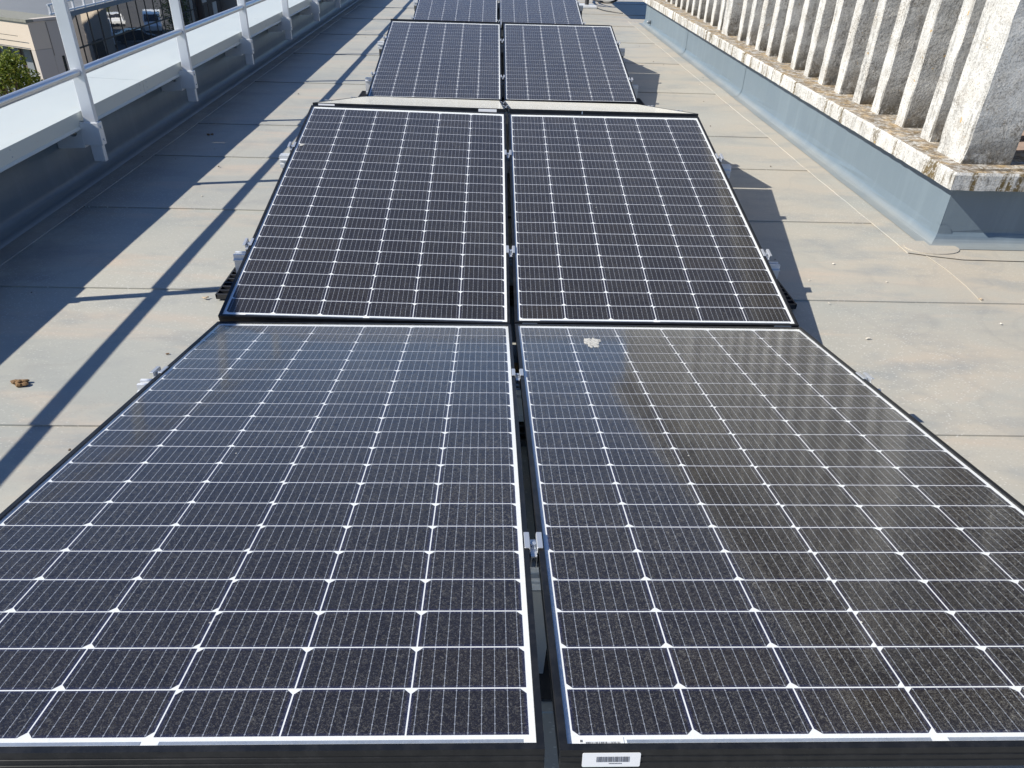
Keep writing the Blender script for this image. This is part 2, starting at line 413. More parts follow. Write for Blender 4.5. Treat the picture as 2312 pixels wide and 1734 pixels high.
# ================================================================ ROOF (structure)
roof = struct(MB().box(-2.80, 9.0, -6.0, 30.0, -0.40, -0.012).build('roof', M_SHADE))
SEAM = [-6.0, -3.45, -1.47, -0.508, 0.455, 1.415, 2.37, 3.19, 4.72, 6.26, 7.72, 9.29, 10.7, 12.4, 14.0, 15.5, 17.0, 20.0, 24.0, 30.0]
rnd = random.Random(3)
for i in range(len(SEAM) - 1):
    y0, y1 = SEAM[i], SEAM[i + 1]
    b = MB(); n = 36; xs = [-2.40 + (9.0 + 2.40) * j / n for j in range(n + 1)]
    o = 0
    wob0 = [0.0012 * math.sin(j * 1.7 + i * 2) + rnd.uniform(-.0006, .0006) for j in range(n + 1)]
    for j, x in enumerate(xs):
        # near edge laps over the previous sheet (4 mm proud), far edge dips under the next
        dz = 0.003 if x > -2.2 else 0.002
        b.v += [Vector((x, y0 + 0.0015 + wob0[j], -0.011)), Vector((x, y0 + 0.0015 + wob0[j], dz)),
                Vector((x, (y0 + y1) / 2, 0.0010)), Vector((x, y1 + 0.012, -0.0030))]
    for j in range(n):
        a = j * 4
        for q in range(3): b.f.append((a + q, a + 4 + q, a + 5 + q, a + 1 + q))
    b.build('membrane_sheet', M_ROOF, roof)
# flashing laps turned out of the walls onto the roof
def strip(x0, x1, y0, y1, seed):
    rr = random.Random(seed); b = MB(); n = 60
    for j in range(n + 1):
        y = y0 + (y1 - y0) * j / n; w_ = rr.uniform(-0.004, 0.004) + 0.004 * math.sin(j * 0.5)
        b.v += [Vector((x0, y, 0.0058)), Vector((x1 + w_, y, 0.0044)), Vector((x1 + w_ + (0.002 if x1 > x0 else -0.002), y, 0.001))]
    for j in range(n):
        a = 3 * j
        for q in range(2): b.f.append((a + q, a + 1 + q, a + 4 + q, a + 3 + q))
    return b
strip(-2.36, -2.185, -6, 30, 5).build('flashing_strip', M_ROOF, roof)
strip(2.13, 1.965, 1.0, 9.9, 6).build('flashing_strip', M_ROOF, roof)
# flashing in front of the louvred enclosure, with the slanted patch edge of its corner
fp = MB(); fp.v = [Vector(p) for p in ((1.965, 1.0, .0058), (2.06, 0.965, .0058), (2.20, 0.925, .0058), (3.4, 0.90, .0058), (3.4, 1.14, .0058), (1.965, 1.10, .0058))]
fp.f = [(0, 1, 2, 3, 4, 5)]; fp.build('flashing_strip', M_ROOF, roof)
cp = MB(); n = 24
ring = []
for k in range(n):
    a = 2 * math.pi * k / n; ring.append((2.115 + 0.135 * math.cos(a), 1.065 + 0.085 * math.sin(a)))
cp.prism(ring, 2, 0.006, 0.0105); cp.build('corner_patch', M_ROOF, roof)
# diagonal welded edge of the corner sheet
dg = MB(); dg.tube([(2.04, 0.965, 0.005), (2.055, 0.80, 0.004), (2.05, 0.62, 0.004), (2.03, 0.46, 0.004)], 0.0016, 6)
dg.build('weld_bead', M_ROOF, roof)

# ================================================================ PARAPET (left)
par = tag(empty('parapet_wall', (-2.5, 4, 0)), 'low blue grey membrane parapet wall with pale metal coping along the roof edge', 'parapet')
def P(o, parent):   # keep world placement under a translated parent
    o.parent = parent; o.matrix_parent_inverse = Matrix.Translation(parent.location).inverted(); return o
prof = [(-2.70, -0.3), (-2.70, 0.375), (-2.405, 0.375), (-2.405, 0.10)]
for k in range(7):
    a = R(180 + 90 * k / 6); prof.append((-2.345 + 0.058 * math.cos(a), 0.066 + 0.058 * math.sin(a)))
prof += [(-2.30, 0.0085), (-2.30, -0.3)]
up_ = MB(); ys = [-6 + 36 * j / 90 for j in range(91)]; rr = random.Random(11); npf = len(prof)
for y in ys:
    for i, (x, z) in enumerate(prof):
        j = rr.uniform(-0.004, 0.004) if 3 <= i <= 8 else 0
        up_.v.append(Vector((x + j * (1 if z > 0.03 else 0), y, z + (abs(j) * 0.5 if z < 0.06 and z > 0 else 0))))
for a in range(len(ys) - 1):
    for i in range(npf - 1):
        up_.f.append((a * npf + i, a * npf + i + 1, (a + 1) * npf + i + 1, (a + 1) * npf + i))
P(up_.build('upstand', M_WALL, None, smooth=True), par)
# coping sheets: folded profile with front fascia, drip lip and back turn-down
cprof = [(-2.665, 0.33), (-2.665, 0.412), (-2.263, 0.400), (-2.263, 0.333), (-2.252, 0.322), (-2.2545, 0.3195), (-2.2655, 0.331), (-2.2655, 0.3975), (-2.6625, 0.4095), (-2.6625, 0.33)]
joints = [-6, -3.45, -0.45, 2.58, 5.6, 8.6, 11.6, 14.6, 17.6, 20.6, 23.6, 30]
for i in range(len(joints) - 1):
    c = P(MB().prism(cprof, 1, joints[i] + 0.002, joints[i + 1] - 0.002).build('coping_sheet', M_COP, None), par)
    for yy in (joints[i + 1] - 0.05, joints[i] + 0.05, (joints[i] + joints[i + 1]) / 2):
        for zz in (0.352, 0.384):
            MB().blob((-2.2625, yy, zz), 0.0025, 0.004, 0.004, 1, 8, 0).build('rivet', M_RIBBON, c)
# ---------------------------------------------------------------- guardrail
gr = tag(empty('guardrail', (-2.22, 4, 0.15)), 'aluminium guardrail of flat posts and round rails bolted to the parapet', 'guardrail')
POSTY = [1.728 + 1.478 * i for i in range(-4, 18)]
pm = MB().prism([(-2.238, 0.148), (-2.176, 0.148), (-2.176, 1.03), (-2.238, 1.03)], 1, -0.0155, 0.0155)
pmesh = pm.mesh('post', M_ALU, bevel=0.0025)
bprof = [(-2.403, 0.215), (-2.275, 0.222), (-2.262, 0.222), (-2.262, 0.315), (-2.282, 0.315)]
for k in range(9):
    a = R(20 - 200 * k / 8); bprof.append((-2.308 + 0.024 * math.cos(a), 0.303 + 0.024 * math.sin(a)))
bprof += [(-2.36, 0.315), (-2.403, 0.315)]
brm = MB().prism(bprof, 1, -0.026, 0.026).mesh('bracket', M_ALU)
slm = MB()
slm.box(-2.262, -2.166, -0.0245, -0.0165, 0.235, 0.352); slm.box(-2.262, -2.166, 0.0165, 0.0245, 0.235, 0.352); slm.box(-2.175, -2.166, -0.0165, 0.0165, 0.235, 0.352)
slm = slm.mesh('sleeve', M_ALU, bevel=0.0012)
bom = MB().tube([(-2.170, 0, 0.262), (-2.160, 0, 0.262)], 0.007, 6).mesh('bolt', M_ALU)
bom2 = MB().tube([(-2.170, 0, 0.326), (-2.160, 0, 0.326)], 0.007, 6).mesh('bolt', M_ALU)
for y in POSTY:
    p = P(link('post', pmesh), gr); p.location = (0, y, 0)
    for nm, me in (('bracket', brm), ('sleeve', slm), ('bolt', bom), ('bolt', bom2)): link(nm, me, p)
for nm, z, r_ in (('mid_rail', 0.598, 0.0205), ('top_rail', 1.035, 0.021)):
    rl = MB(); rl.tube([(-2.207, -6 + 3 * i, z) for i in range(13)], r_, 20)
    ro = P(rl.build(nm, M_RAIL, None, smooth=True), gr)
    for i in range(-1, 9):
        y = 1.98 + 2.99 * i
        ro2 = MB().tube([(-2.207, y - 0.003, z), (-2.207, y + 0.003, z)], r_ + 0.0009, 20).build('joint_ring', M_RAIL, ro)
        ro2.matrix_parent_inverse = Matrix.Identity(4)

par.location.x += 0.017; gr.location.x += 0.017
# ================================================================ LOUVRED ENCLOSURE (right)
enc = tag(empty('louvred_enclosure', (2.3, 1.2, 0)), 'white weathered concrete louvred enclosure on a blue grey membrane plinth', 'enclosure')
X0, Y0, X1, Y1 = 2.165, 1.135, 6.0, 9.62
ub = MB()
def cove_profile():
    pr = [(0.0, 0.305), (0.0, 0.085)]
    for k in range(1, 7):
        a = R(90 * k / 6); pr.append((-0.05 * (1 - math.cos(a)) - 0.0, 0.085 - 0.075 * math.sin(a)))
    pr += [(-0.085, 0.0085)]
    return pr      # (outward offset, z)
cpf = cove_profile()
path = [(X1, Y0, 0, -1), (X0, Y0, -1, -1), (X0, Y1, -1, 1), (X1, Y1, 0, 1)]
NP = len(cpf)
segs = []
for (ax_, ay_, nx, ny), (bx, by, mx, my) in zip(path[:-1], path[1:]):
    nseg = max(2, int(math.hypot(bx - ax_, by - ay_) / 0.25))
    for j in range(nseg + 1):
        t = j / nseg; segs.append((ax_ + (bx - ax_) * t, ay_ + (by - ay_) * t, nx if j == 0 else (mx if j == nseg else (0 if ay_ == by else -1)), ny if j == 0 else (my if j == nseg else (0 if ax_ == bx else (-1 if ay_ == Y0 else 1)))))
rr = random.Random(4)
for (x, y, nx, ny) in segs:
    if abs(x - X0) > 1e-6: nx = 0
    if abs(y - Y0) > 1e-6 and abs(y - Y1) > 1e-6: ny = 0
    for (of, z) in cpf:
        j = rr.uniform(-0.003, 0.003) if z < 0.28 else 0
        ub.v.append(Vector((x - nx * of + (j if nx else 0), y - ny * of + (j if ny else 0), z)))
for a in range(len(segs) - 1):
    for i in range(NP - 1): ub.f.append((a * NP + i, a * NP + i + 1, (a + 1) * NP + i + 1, (a + 1) * NP + i))
P(ub.build('upstand', M_WALL, None), enc)
for yy in (4.6, 6.9):
    lp = MB(); nl = len(cpf)
    for y_ in (yy, yy + 0.07):
        for (of, z) in cpf: lp.v.append(Vector((X0 + of - 0.0036, y_ + 0.03 * z, z + 0.001)))
    for i in range(nl - 1): lp.f.append((i, i + 1, nl + i + 1, nl + i))
    P(lp.build('lap_strip', M_WALL, None), enc)
for yy in (1.55, 2.3, 3.4, 4.4, 5.3, 6.2): P(MB().blob((X0 - 0.004, yy, 0.278), 0.003, 0.006, 0.006, 2, 8, 0).build('screw_head', M_ALU, None), enc)
# welded patch wrapped round the upstand corner
pt = MB(); cx, cy = X0 - 0.005, Y0 - 0.005
pts = [(0.0, 0.10), (0.03, 0.105), (0.055, 0.09), (0.075, 0.06), (0.085, 0.02)]
pv = []
pt.v += [Vector((cx, cy, 0.02))]
for (d, z) in pts: pt.v.append(Vector((cx, cy + d, z)))
for (d, z) in pts[1:]: pt.v.append(Vector((cx + d, cy, z)))
pt.f += [(0, 1, 2), (0, 2, 3), (0, 3, 4), (0, 4, 5), (0, 6, 1), (0, 7, 6), (0, 8, 7), (0, 9, 8)]
P(pt.build('corner_patch', M_WALL, None), enc)
def rough_slab(x0, x1, y0, y1, z0, z1, seed, step=0.06, amp=0.004, hole=None):
    """ring slab with uneven arrises"""
    rr = random.Random(seed); b = MB(); prof_ = [(0.0, z0), (0.0, z1 - 0.012), (0.008, z1), (0.42, z1), (0.42, z0)]
    corners = [(x1, y0), (x0, y0), (x0, y1), (x1, y1)]
    loop = []
    for (ax_, ay_), (bx, by) in zip(corners[:-1], corners[1:]):
        nseg = int(math.hypot(bx - ax_, by - ay_) / step)
        for j in range(nseg): loop.append((ax_ + (bx - ax_) * j / nseg, ay_ + (by - ay_) * j / nseg))
    loop.append(corners[-1]); np_ = len(prof_)
    for (x, y) in loop:
        ins_x = 1 if (abs(x - x0) < 1e-6) else 0
        ins_y = 1 if abs(y - y0) < 1e-6 else (-1 if abs(y - y1) < 1e-6 else 0)
        for i, (o, z) in enumerate(prof_):
            j = amp if i < 3 else 0
            b.v.append(Vector((x + ins_x * o + rr.uniform(-j, j), y + ins_y * o + rr.uniform(-j, j), z + rr.uniform(-j, j) * (0.7 if i else 1.0))))
    for a in range(len(loop) - 1):
        for i in range(np_):
            k = (i + 1) % np_; b.f.append((a * np_ + i, a * np_ + k, (a + 1) * np_ + k, (a + 1) * np_ + i))
    return b
P(rough_slab(2.10, 6.0, 1.055, 9.70, 0.302, 0.385, 2, 0.05, 0.0014).build('slab', M_CONC, None), enc)
def fin(x0, x1, y0, y1, seed):
    rr = random.Random(seed); b = MB(); nz = 26; ch = 0.006
    ring_ = [(x0 + ch, y0), (x1, y0), (x1, y1), (x0 + ch, y1), (x0, y1 - ch), (x0, y0 + ch)]
    for i in range(nz + 1):
        z = 0.380 + 2.02 * (i / nz) ** 1.2
        for (x, y) in ring_: b.v.append(Vector((x + rr.uniform(-.0022, .0022), y + rr.uniform(-.0022, .0022), z)))
    n6 = 6
    for i in range(nz):
        for k in range(n6):
            j = (k + 1) % n6; b.f.append((i * n6 + k, i * n6 + j, (i + 1) * n6 + j, (i + 1) * n6 + k))
    return b
fy = []
y = 1.62
fins = [(1.205, 1.45, 2.205, 2.45)]
ystart = [1.62, 1.925, 2.248, 2.525, 2.83, 3.135, 3.425, 3.72, 4.035, 4.345, 4.645, 4.945, 5.215]
for a in ystart: fins.append((a, a + 0.10, 2.253, 2.47))
fins.append((5.54, 5.74, 2.215, 2.47))
for i in range(11): fins.append((5.95 + 0.303 * i, 6.05 + 0.303 * i, 2.253, 2.47))
fins.append((9.32, 9.55, 2.205, 2.45))
for i, (a, b_, xa, xb) in enumerate(fins):
    P(fin(xa, xb, a, b_, 40 + i).build('louvre_fin', M_CONC, None), enc)
for i in range(9):
    xa = 2.80 + 0.32 * i
    P(fin(xa, xa + 0.10, 1.25, 1.47, 90 + i).build('louvre_fin', M_CONC, None), enc)
P(MB().box(2.04, 6.0, 1.0, 9.9, 2.40, 2.52).build('lid_slab', M_CONC, None), enc)
P(MB().box(2.52, 5.9, 1.47, 9.5, 0.10, 0.20).build('inner_floor', M_INT, None), enc)
P(MB().box(5.3, 5.5, 1.5, 9.4, 0.20, 2.39).build('inner_wall', M_INT, None), enc)
# little overflow spout at the far foot of the plinth
sp = MB(); sp.tube([(2.168, 9.15, 0.085), (2.120, 9.15, 0.082), (2.112, 9.15, 0.070)], 0.022, 12)
P(sp.build('overflow_spout', M_GREYM, None, smooth=True), enc)

# ================================================================ SOLAR PANELS
W, L = 1.048, 1.848
PC, PR = 0.1685, 0.0853
CW, CH = 0.1657, 0.0827
MC, MR = (W - 6 * PC) / 2, 0.0270
PAN = {
'AL':((-1.0523, -1.8119, 0.4235),(0.99997, -0.00078, 0.0078),(0.00076, 0.9842, -0.17924)),
'AR':((0.0106, -1.8135, 0.4300),(0.99999, 0.00149, 0.00377),(-0.00146, 0.98423, -0.17700)),
'BL':((-1.0504, 0.0245, 0.1045),(0.99992, 0.00073, -0.01286),(-0.00072, 0.98326, 0.18221)),
'BR':((0.0095, 0.0265, 0.097),(0.99998, -0.00134, 0.00642),(0.00132, 0.98399, 0.17823)),
'CL':((-1.048, 1.8774, 0.447),(1.0, 0.0, -0.006),(0.0, 0.98357, -0.18052)),
'CR':((0.016, 1.8774, 0.442),(1.0, 0.0, 0.0),(0.0, 0.98357, -0.18052)),
'DL':((-1.0412, 3.7226, 0.1048),(1.0, -0.00197, 0.00214),(0.00194, 0.98437, 0.17609)),
'DR':((0.0237, 3.7208, 0.1082),(0.99996, -0.00512, 0.00775),(0.00504, 0.98413, 0.17735)),
'EL':((-1.047, 5.5654, 0.442),(1.0, 0.0, 0.0),(0.0, 0.98357, -0.18052)),
'ER':((0.02, 5.5654, 0.444),(1.0, 0.0, 0.0),(0.0, 0.98357, -0.18052)),
'FL':((-1.05, 7.4155, 0.1106),(0.99998, -0.00524, -0.00349),(0.00516, 0.98569, 0.16849)),
'FR':((0.018, 7.41, 0.107),(0.99998, -0.00524, 0.00349),(0.00516, 0.98569, 0.16849)),
}
LAB = {
'AL': 'dark solar panel beside the bird-marked one, with a silvery strip along its raised edge',
'AR': 'dark solar panel with a white bird dropping and a white barcode sticker on its frame',
'BL': 'tilted dark solar panel beside the guardrail shadow, a tiny white spot near its edge',
'BR': 'tilted dark solar panel facing the bird-marked one across the valley, two silvery labels below it',
'CL': 'pale dusty solar panel seen edge-on, two white stickers on its raised frame edge',
'CR': 'pale dusty solar panel seen edge-on, with no sticker on its raised frame edge',
'DL': 'greyish solar panel just behind the pale dusty one with two white stickers',
'DR': 'greyish solar panel just behind the pale dusty one that has no stickers',
'EL': 'solar panel hidden behind the second ridge on the guardrail side',
'ER': 'solar panel hidden behind the second ridge on the louvred enclosure side',
'FL': 'half hidden bluish solar panel of the last row on the guardrail side',
'FR': 'half hidden bluish solar panel of the last row on the louvred enclosure side',
}
def frame_mesh():
    pr = [(0, 0), (0.0105, 0), (0.0105, -0.0065), (0.0022, -0.0065), (0.0022, -0.0328), (0.024, -0.0328), (0.024, -0.035), (0, -0.035),
          (0, -0.024), (0.0009, -0.0235), (0.0009, -0.0205), (0, -0.020), (0, -0.0135), (0.0009, -0.013), (0.0009, -0.0105), (0, -0.010)]
    b = MB(); n = len(pr)
    cs = [(0, 0, 1, 1), (W, 0, -1, 1), (W, L, -1, -1), (0, L, 1, -1)]
    for (x, y, sx, sy) in cs:
        for (o, z) in pr: b.v.append(Vector((x + sx * o, y + sy * o, z)))
    for c in range(4):
        d = (c + 1) % 4
        for i in range(n):
            j = (i + 1) % n; b.f.append((c * n + i, c * n + j, d * n + j, d * n + i))
    return b.mesh('frame', M_FRAME)
FRM = frame_mesh()
BCK = MB(); BCK.box(0.003, W - 0.003, 0.003, L - 0.003, -0.0064, -0.0052); BCK = BCK.mesh('backsheet', M_BACK)
GLS = MB(); GLS.v = [Vector((x, y, -0.0016)) for x, y in ((0.0104, 0.0104), (W - 0.0104, 0.0104), (W - 0.0104, L - 0.0104), (0.0104, L - 0.0104))]; GLS.f = [(0, 1, 2, 3)]
GLS2 = GLS.mesh('glass_pane', M_PANE2); GLS = GLS.mesh('glass_pane', M_PANE)
def cell_mesh():
    h, v, c = CW / 2, CH / 2, 0.0088
    b = MB(); b.prism([(-h + c, -v), (h - c, -v), (h, -v + c), (h, v), (-h, v), (-h, -v + c)], 2, -0.0003, 0.0)
    return b.mesh('cell', M_CELL)
CEL = cell_mesh()
STR = MB(); STR.box(0.092, 0.5 * W - 0.012, 0.0152, 0.0207, -0.0051, -0.0047); STR = STR.mesh('busbar_strip', M_RIBBON)
STR2 = MB(); STR2.box(0.5 * W + 0.012, W - 0.028, 0.0152, 0.0207, -0.0051, -0.0047); STR2 = STR2.mesh('busbar_strip', M_RIBBON)
PANEL = {}
for key, (O, ax, ay) in PAN.items():
    X = Vector(ax).normalized(); Z = X.cross(Vector(ay)).normalized(); Y = Z.cross(X)
    mt = Matrix((X, Y, Z)).transposed().to_4x4(); mt.translation = Vector(O) + Y * 0.0024 + X * (-0.0055 if key[1] == 'L' else 0.0)
    p = tag(empty('solar_panel'), LAB[key], 'solar panel', 'solar panels in two tilted columns')
    p.matrix_world = mt; PANEL[key] = (p, mt)
    link('frame', FRM, p); link('backsheet', BCK, p); link('glass_pane', GLS2 if key[0] in 'CE' else GLS, p)
    link('busbar_strip', STR, p); link('busbar_strip', STR2, p)
    for c in range(6):
        for r in range(21):
            o = link('cell', CEL, p)
            o.location = (MC + (c + .5) * PC, MR + (r + .5) * PR, -0.0048)
            if c >= 3: o.rotation_euler = (0, 0, math.pi)
# stickers -------------------------------------------------------
def sticker(panel, x0, x1, z0, z1, mat, yface=0.0, name='sticker'):
    rr = 0.0022; poly = []
    for (cx_, cz_, a0) in ((x1 - rr, z1 - rr, 0), (x0 + rr, z1 - rr, 90), (x0 + rr, z0 + rr, 180), (x1 - rr, z0 + rr, 270)):
        for k in range(4):
            a = R(a0 + 30 * k); poly.append((cx_ + rr * math.cos(a), cz_ + rr * math.sin(a)))
    return MB().prism(poly, 1, yface - 0.0006, yface - 0.0002).build(name, mat, panel)
def bars(panel_part, x0, x1, lo, hi, axis, depth, seed):
    rr = random.Random(seed); b = MB(); x = x0
    while x < x1:
        wd = rr.choice((0.0004, 0.0004, 0.0008, 0.0012)); 
        if axis == 'front': b.box(x, min(x + wd, x1), depth - 0.0002, depth, lo, hi)
        else: b.box(x, min(x + wd, x1), lo, hi, depth, depth + 0.0002)
        x += wd + rr.choice((0.0004, 0.0006, 0.0010))
    return b.build('barcode', M_INK, panel_part)
pa = PANEL['AR'][0]
st = sticker(pa, 0.030, 0.108, -0.0300, -0.0050, M_WHITE)
bars(st, 0.049, 0.093, -0.0210, -0.0115, 'front', -0.0007, 4)
dsh = MB(); rr = random.Random(9)
for i in range(9): dsh.box(0.066 + i * 0.002, 0.0672 + i * 0.002, -0.0009, -0.0007, -0.0245, -0.0230)
dsh.build('printed_number', M_INK, st)
lb = MB(); lb.box(0.028, 0.088, 0.0112, 0.0250, -0.0050, -0.0045); lb = lb.build('inner_label', M_WHITE, pa)
bars(lb, 0.036, 0.083, 0.0125, 0.0172, 'top', -0.0045, 12)
sq = MB(); 
sq.box(0.0285, 0.0320, 0.0165, 0.0205, -0.0045, -0.0042); sq.build('index_mark', M_INK, lb)
for key, xs in (('CL', ((0.03, 0.118), (0.900, 1.000))), ):
    for (a, b_) in xs: sticker(PANEL[key][0], a, b_, -0.024, -0.004, M_WHITE)
for (a, b_) in ((0.027, 0.082), (0.956, 1.02)): sticker(PANEL['BR'][0], a, b_, -0.022, -0.0025, M_BLUEL)
sticker(PANEL['ER'][0], 0.955, 1.03, -0.024, -0.004, M_WHITE)
sticker(PANEL['CR'][0], 0.40, 0.404, -0.03, -0.004, M_BLUEL, name='frame_scratch')

# clamps ----------------------------------------------------------
def clamp_parts():
    b = MB(); t = 0.0028
    b.box(-0.0175, -0.0070, -0.026, 0.026, 0.0, t); b.box(0.0070, 0.0175, -0.026, 0.026, 0.0, t)
    b.box(-0.0085, -0.0063, -0.026, 0.026, -0.012, -0.0001); b.box(0.0063, 0.0085, -0.026, 0.026, -0.012, -0.0001)
    b.box(-0.0062, 0.0062, -0.038, 0.018, -0.012, -0.009)
    b.box(-0.0062, -0.0045, -0.036, 0.018, -0.036, -0.0121); b.box(0.0045, 0.0062, -0.036, 0.018, -0.036, -0.0121)
    body = b.mesh('clamp_body', M_CLAMP, bevel=0.0006)
    c = MB(); c.tube([(0, -0.004, -0.0092), (0, -0.004, -0.0025)], 0.0055, 10); c.tube([(0, -0.004, -0.0026), (0, -0.004, -0.0012)], [0.003, 0.0012], 6)
    return body, c.mesh('bolt', M_RIBBON)
CB, CBO = clamp_parts()
def clamp(mt, x, s, lab, grp, dz=0.0):
    e = tag(empty('module_clamp'), lab, 'clamp', grp)
    e.matrix_world = mt @ Matrix.Translation((x, s, 0.0006 + dz)); link('clamp_body', CB, e); link('bolt', CBO, e); return e
ROWS = [('A', True), ('B', False), ('C', True), ('D', False), ('E', True), ('F', False)]
PAIR = {'A': 'the bird-marked panel pair', 'B': 'the first upward-tilted panel pair', 'C': 'the pale dusty panel pair', 'D': 'the second upward-tilted panel pair',
        'E': 'the hidden panel pair', 'F': 'the last panel pair'}
LEVEL = ('low', 'high')
SIDE = ('guardrail side', 'middle', 'enclosure side')
SV = (0.485, 1.368)      # clamp stations measured from the valley edge
for rw, down in ROWS:
    pl_, ml = PANEL[rw + 'L']; pr_, mr_ = PANEL[rw + 'R']
    for qi, sv in enumerate(SV):
        s = L - sv if down else sv
        ed = ml.inverted() @ (mr_ @ Vector((0, s, 0)))
        q = LEVEL[qi] + ' on ' + PAIR[rw]
        clamp(ml, (W + ed.x) / 2, s, 'silver clamp in the middle gap, ' + q, 'mid clamps in the gap between the panel columns', max(0.0, ed.z))
        clamp(ml, -0.0085, s, 'silver clamp on the guardrail side, ' + q, 'end clamps on the guardrail side')
        clamp(mr_, W + 0.0085, s, 'silver clamp on the enclosure side, ' + q, 'end clamps on the enclosure side')

# mounting rails, supports and mats --------------------------------
def rail_profile(h):
    w_ = 0.022
    return [(-w_, -h), (w_, -h), (w_, -h + 0.018), (w_ - 0.004, -h + 0.020), (w_ - 0.004, -0.026), (w_ + 0.006, -0.024), (w_ + 0.006, -0.020), (w_ - 0.004, -0.018),
            (w_ - 0.004, 0), (0.007, 0), (0.007, -0.008), (-0.007, -0.008), (-0.007, 0), (-w_ + 0.004, 0), (-w_ + 0.004, -0.018), (-w_ - 0.006, -0.020), (-w_ - 0.006, -0.024), (-w_ + 0.004, -0.026), (-w_ + 0.004, -h + 0.020), (-w_, -h + 0.018)]
for ri, (rw, down) in enumerate(ROWS):
    ml = PANEL[rw + 'L'][1]; mr_ = PANEL[rw + 'R'][1]
    for qi, sv in enumerate(SV):
        s = L - sv if down else sv
        a = ml @ Vector((-0.075, s, -0.036)); b_ = mr_ @ Vector((W + 0.075, s, -0.036))
        zc = min(a.z, b_.z, (ml @ Vector((W, s, -0.036))).z, (mr_ @ Vector((0, s, -0.036))).z) - 0.0015; yc = (a.y + b_.y) / 2
        h = zc - 0.028 if qi == 0 else 0.060
        e = MB(); e.prism(rail_profile(h), 0, a.x, b_.x); ro = e.build('mounting_rail', M_ALU)
        ro.location = (0, yc, zc)
        if qi == 0: tag(ro, 'low aluminium mounting rail under ' + PAIR[rw], 'rail', 'low mounting rails')
        else: tag(ro, 'raised aluminium mounting rail under ' + PAIR[rw], 'rail', 'raised mounting rails')
        for xi, xx in enumerate((a.x + 0.055, 0.0, b_.x - 0.055)):
            dr = -1 if down else 1          # direction towards the ridge
            if qi == 1:
                zt = zc - 0.062
                sm = MB(); wt, wb = 0.046, 0.034
                y0_, y1_ = yc + dr * 0.02, yc + dr * 0.045
                def plate(t):
                    return [Vector((xx - wt, y0_ + t, zt)), Vector((xx + wt, y0_ + t, zt)), Vector((xx + wb, y1_ + t, 0.016)), Vector((xx - wb, y1_ + t, 0.016))]
                q0, q1 = plate(-0.0015), plate(0.0015); o = len(sm.v); sm.v += q0 + q1
                sm.f += [(o, o + 1, o + 2, o + 3), (o + 4, o + 7, o + 6, o + 5)] + [(o + i, o + 4 + i, o + 4 + (i + 1) % 4, o + (i + 1) % 4) for i in range(4)]
                sm.box(xx - wt, xx + wt, yc - 0.024, yc + 0.024, zt - 0.001, zt + 0.0015)
                sm.box(xx - wb, xx + wb, min(y1_, y1_ - dr * 0.05), max(y1_, y1_ - dr * 0.05), 0.0135, 0.0165)
                sm.box(xx - wt, xx - wt + 0.002, yc - 0.022, yc + 0.022, zt - 0.07, zt)
                sm.box(xx + wt - 0.002, xx + wt, yc - 0.022, yc + 0.022, zt - 0.07, zt)
                so_ = sm.build('rail_support', M_SHEET)
                tag(so_, 'sheet aluminium rail support leg, ' + SIDE[xi] + ', under ' + PAIR[rw], 'support', 'support legs under raised rails')
                yb = y1_
            else: yb = yc
            # ribbed rubber mat
            mb = MB(); xx = xx + (-0.045, 0, 0.045)[xi] * (1 - qi); yv = (yc - dr * 0.15, yc + dr * 0.12) if qi == 0 else (yb - 0.06, yb + 0.06)
            ya, yz = min(yv), max(yv)
            mb.box(xx - 0.062, xx + 0.062, ya, yz, 0.0055, 0.0125)
            nn = int((yz - ya) / 0.034)
            for i in range(nn + 1):
                yy = ya + 0.004 + (yz - ya - 0.008) * i / max(1, nn)
                if qi == 0: mb.box(xx - 0.062, xx + 0.062, yy - 0.004, yy + 0.004, 0.0126, 0.0265)
            if qi == 0:
                mb.box(xx - 0.0625, xx - 0.0565, ya, yz, 0.0127, 0.0268); mb.box(xx + 0.0565, xx + 0.0625, ya, yz, 0.0127, 0.0268)
            mo = mb.build('support_mat', M_RUB)
            if qi == 0: tag(mo, 'black ribbed plastic foot, ' + SIDE[xi] + ', under ' + PAIR[rw], 'foot', 'ribbed feet under low rails')
            else: tag(mo, 'flat black rubber pad, ' + SIDE[xi] + ', under ' + PAIR[rw], 'pad', 'pads under support legs')
# cable tray strip of wood seen through the gap
tag(MB().box(-0.05, 0.05, -0.165, -0.135, 0.006, 0.024).build('wooden_block', M_WOOD), 'small orange wooden block lying on the roof under the middle gap', 'block')

# bird droppings ------------------------------------------------------
def dropping(key, x, s, spots, label, seed):
    rr = random.Random(seed); b = MB()
    for (dx, dy, r1, r2) in spots: b.blob((dx, dy, 0.0005), r1, r2, 0.0009, rr.randint(0, 999), 10, 0.4)
    o = b.build('bird_dropping', M_DROP, None); o.matrix_world = PANEL[key][1] @ Matrix.Translation((x, s, -0.0016))
    return tag(o, label, 'dropping')
sp_ = []
rr = random.Random(21)
for (gx_, gy_, n_, sx_, sy_) in ((-0.009, 0.012, 14, 0.007, 0.013), (0.012, 0.008, 16, 0.009, 0.016), (0.004, -0.014, 14, 0.010, 0.013), (0.018, 0.022, 6, 0.005, 0.008), (-0.013, -0.006, 8, 0.006, 0.010)):
    for i in range(n_): sp_.append((gx_ + rr.gauss(0, sx_), gy_ + rr.gauss(0, sy_), rr.uniform(0.004, 0.0085), rr.uniform(0.007, 0.016)))
dropping('AR', 0.252, L - 0.195, sp_, 'dried white bird dropping smeared on the glass of a solar panel', 5)
dropping('BL', 0.034, 1.372, [(0, 0, 0.008, 0.012), (0.008, 0.006, 0.006, 0.008)], 'tiny white bird dropping spot near the corner clamp of a panel', 6)

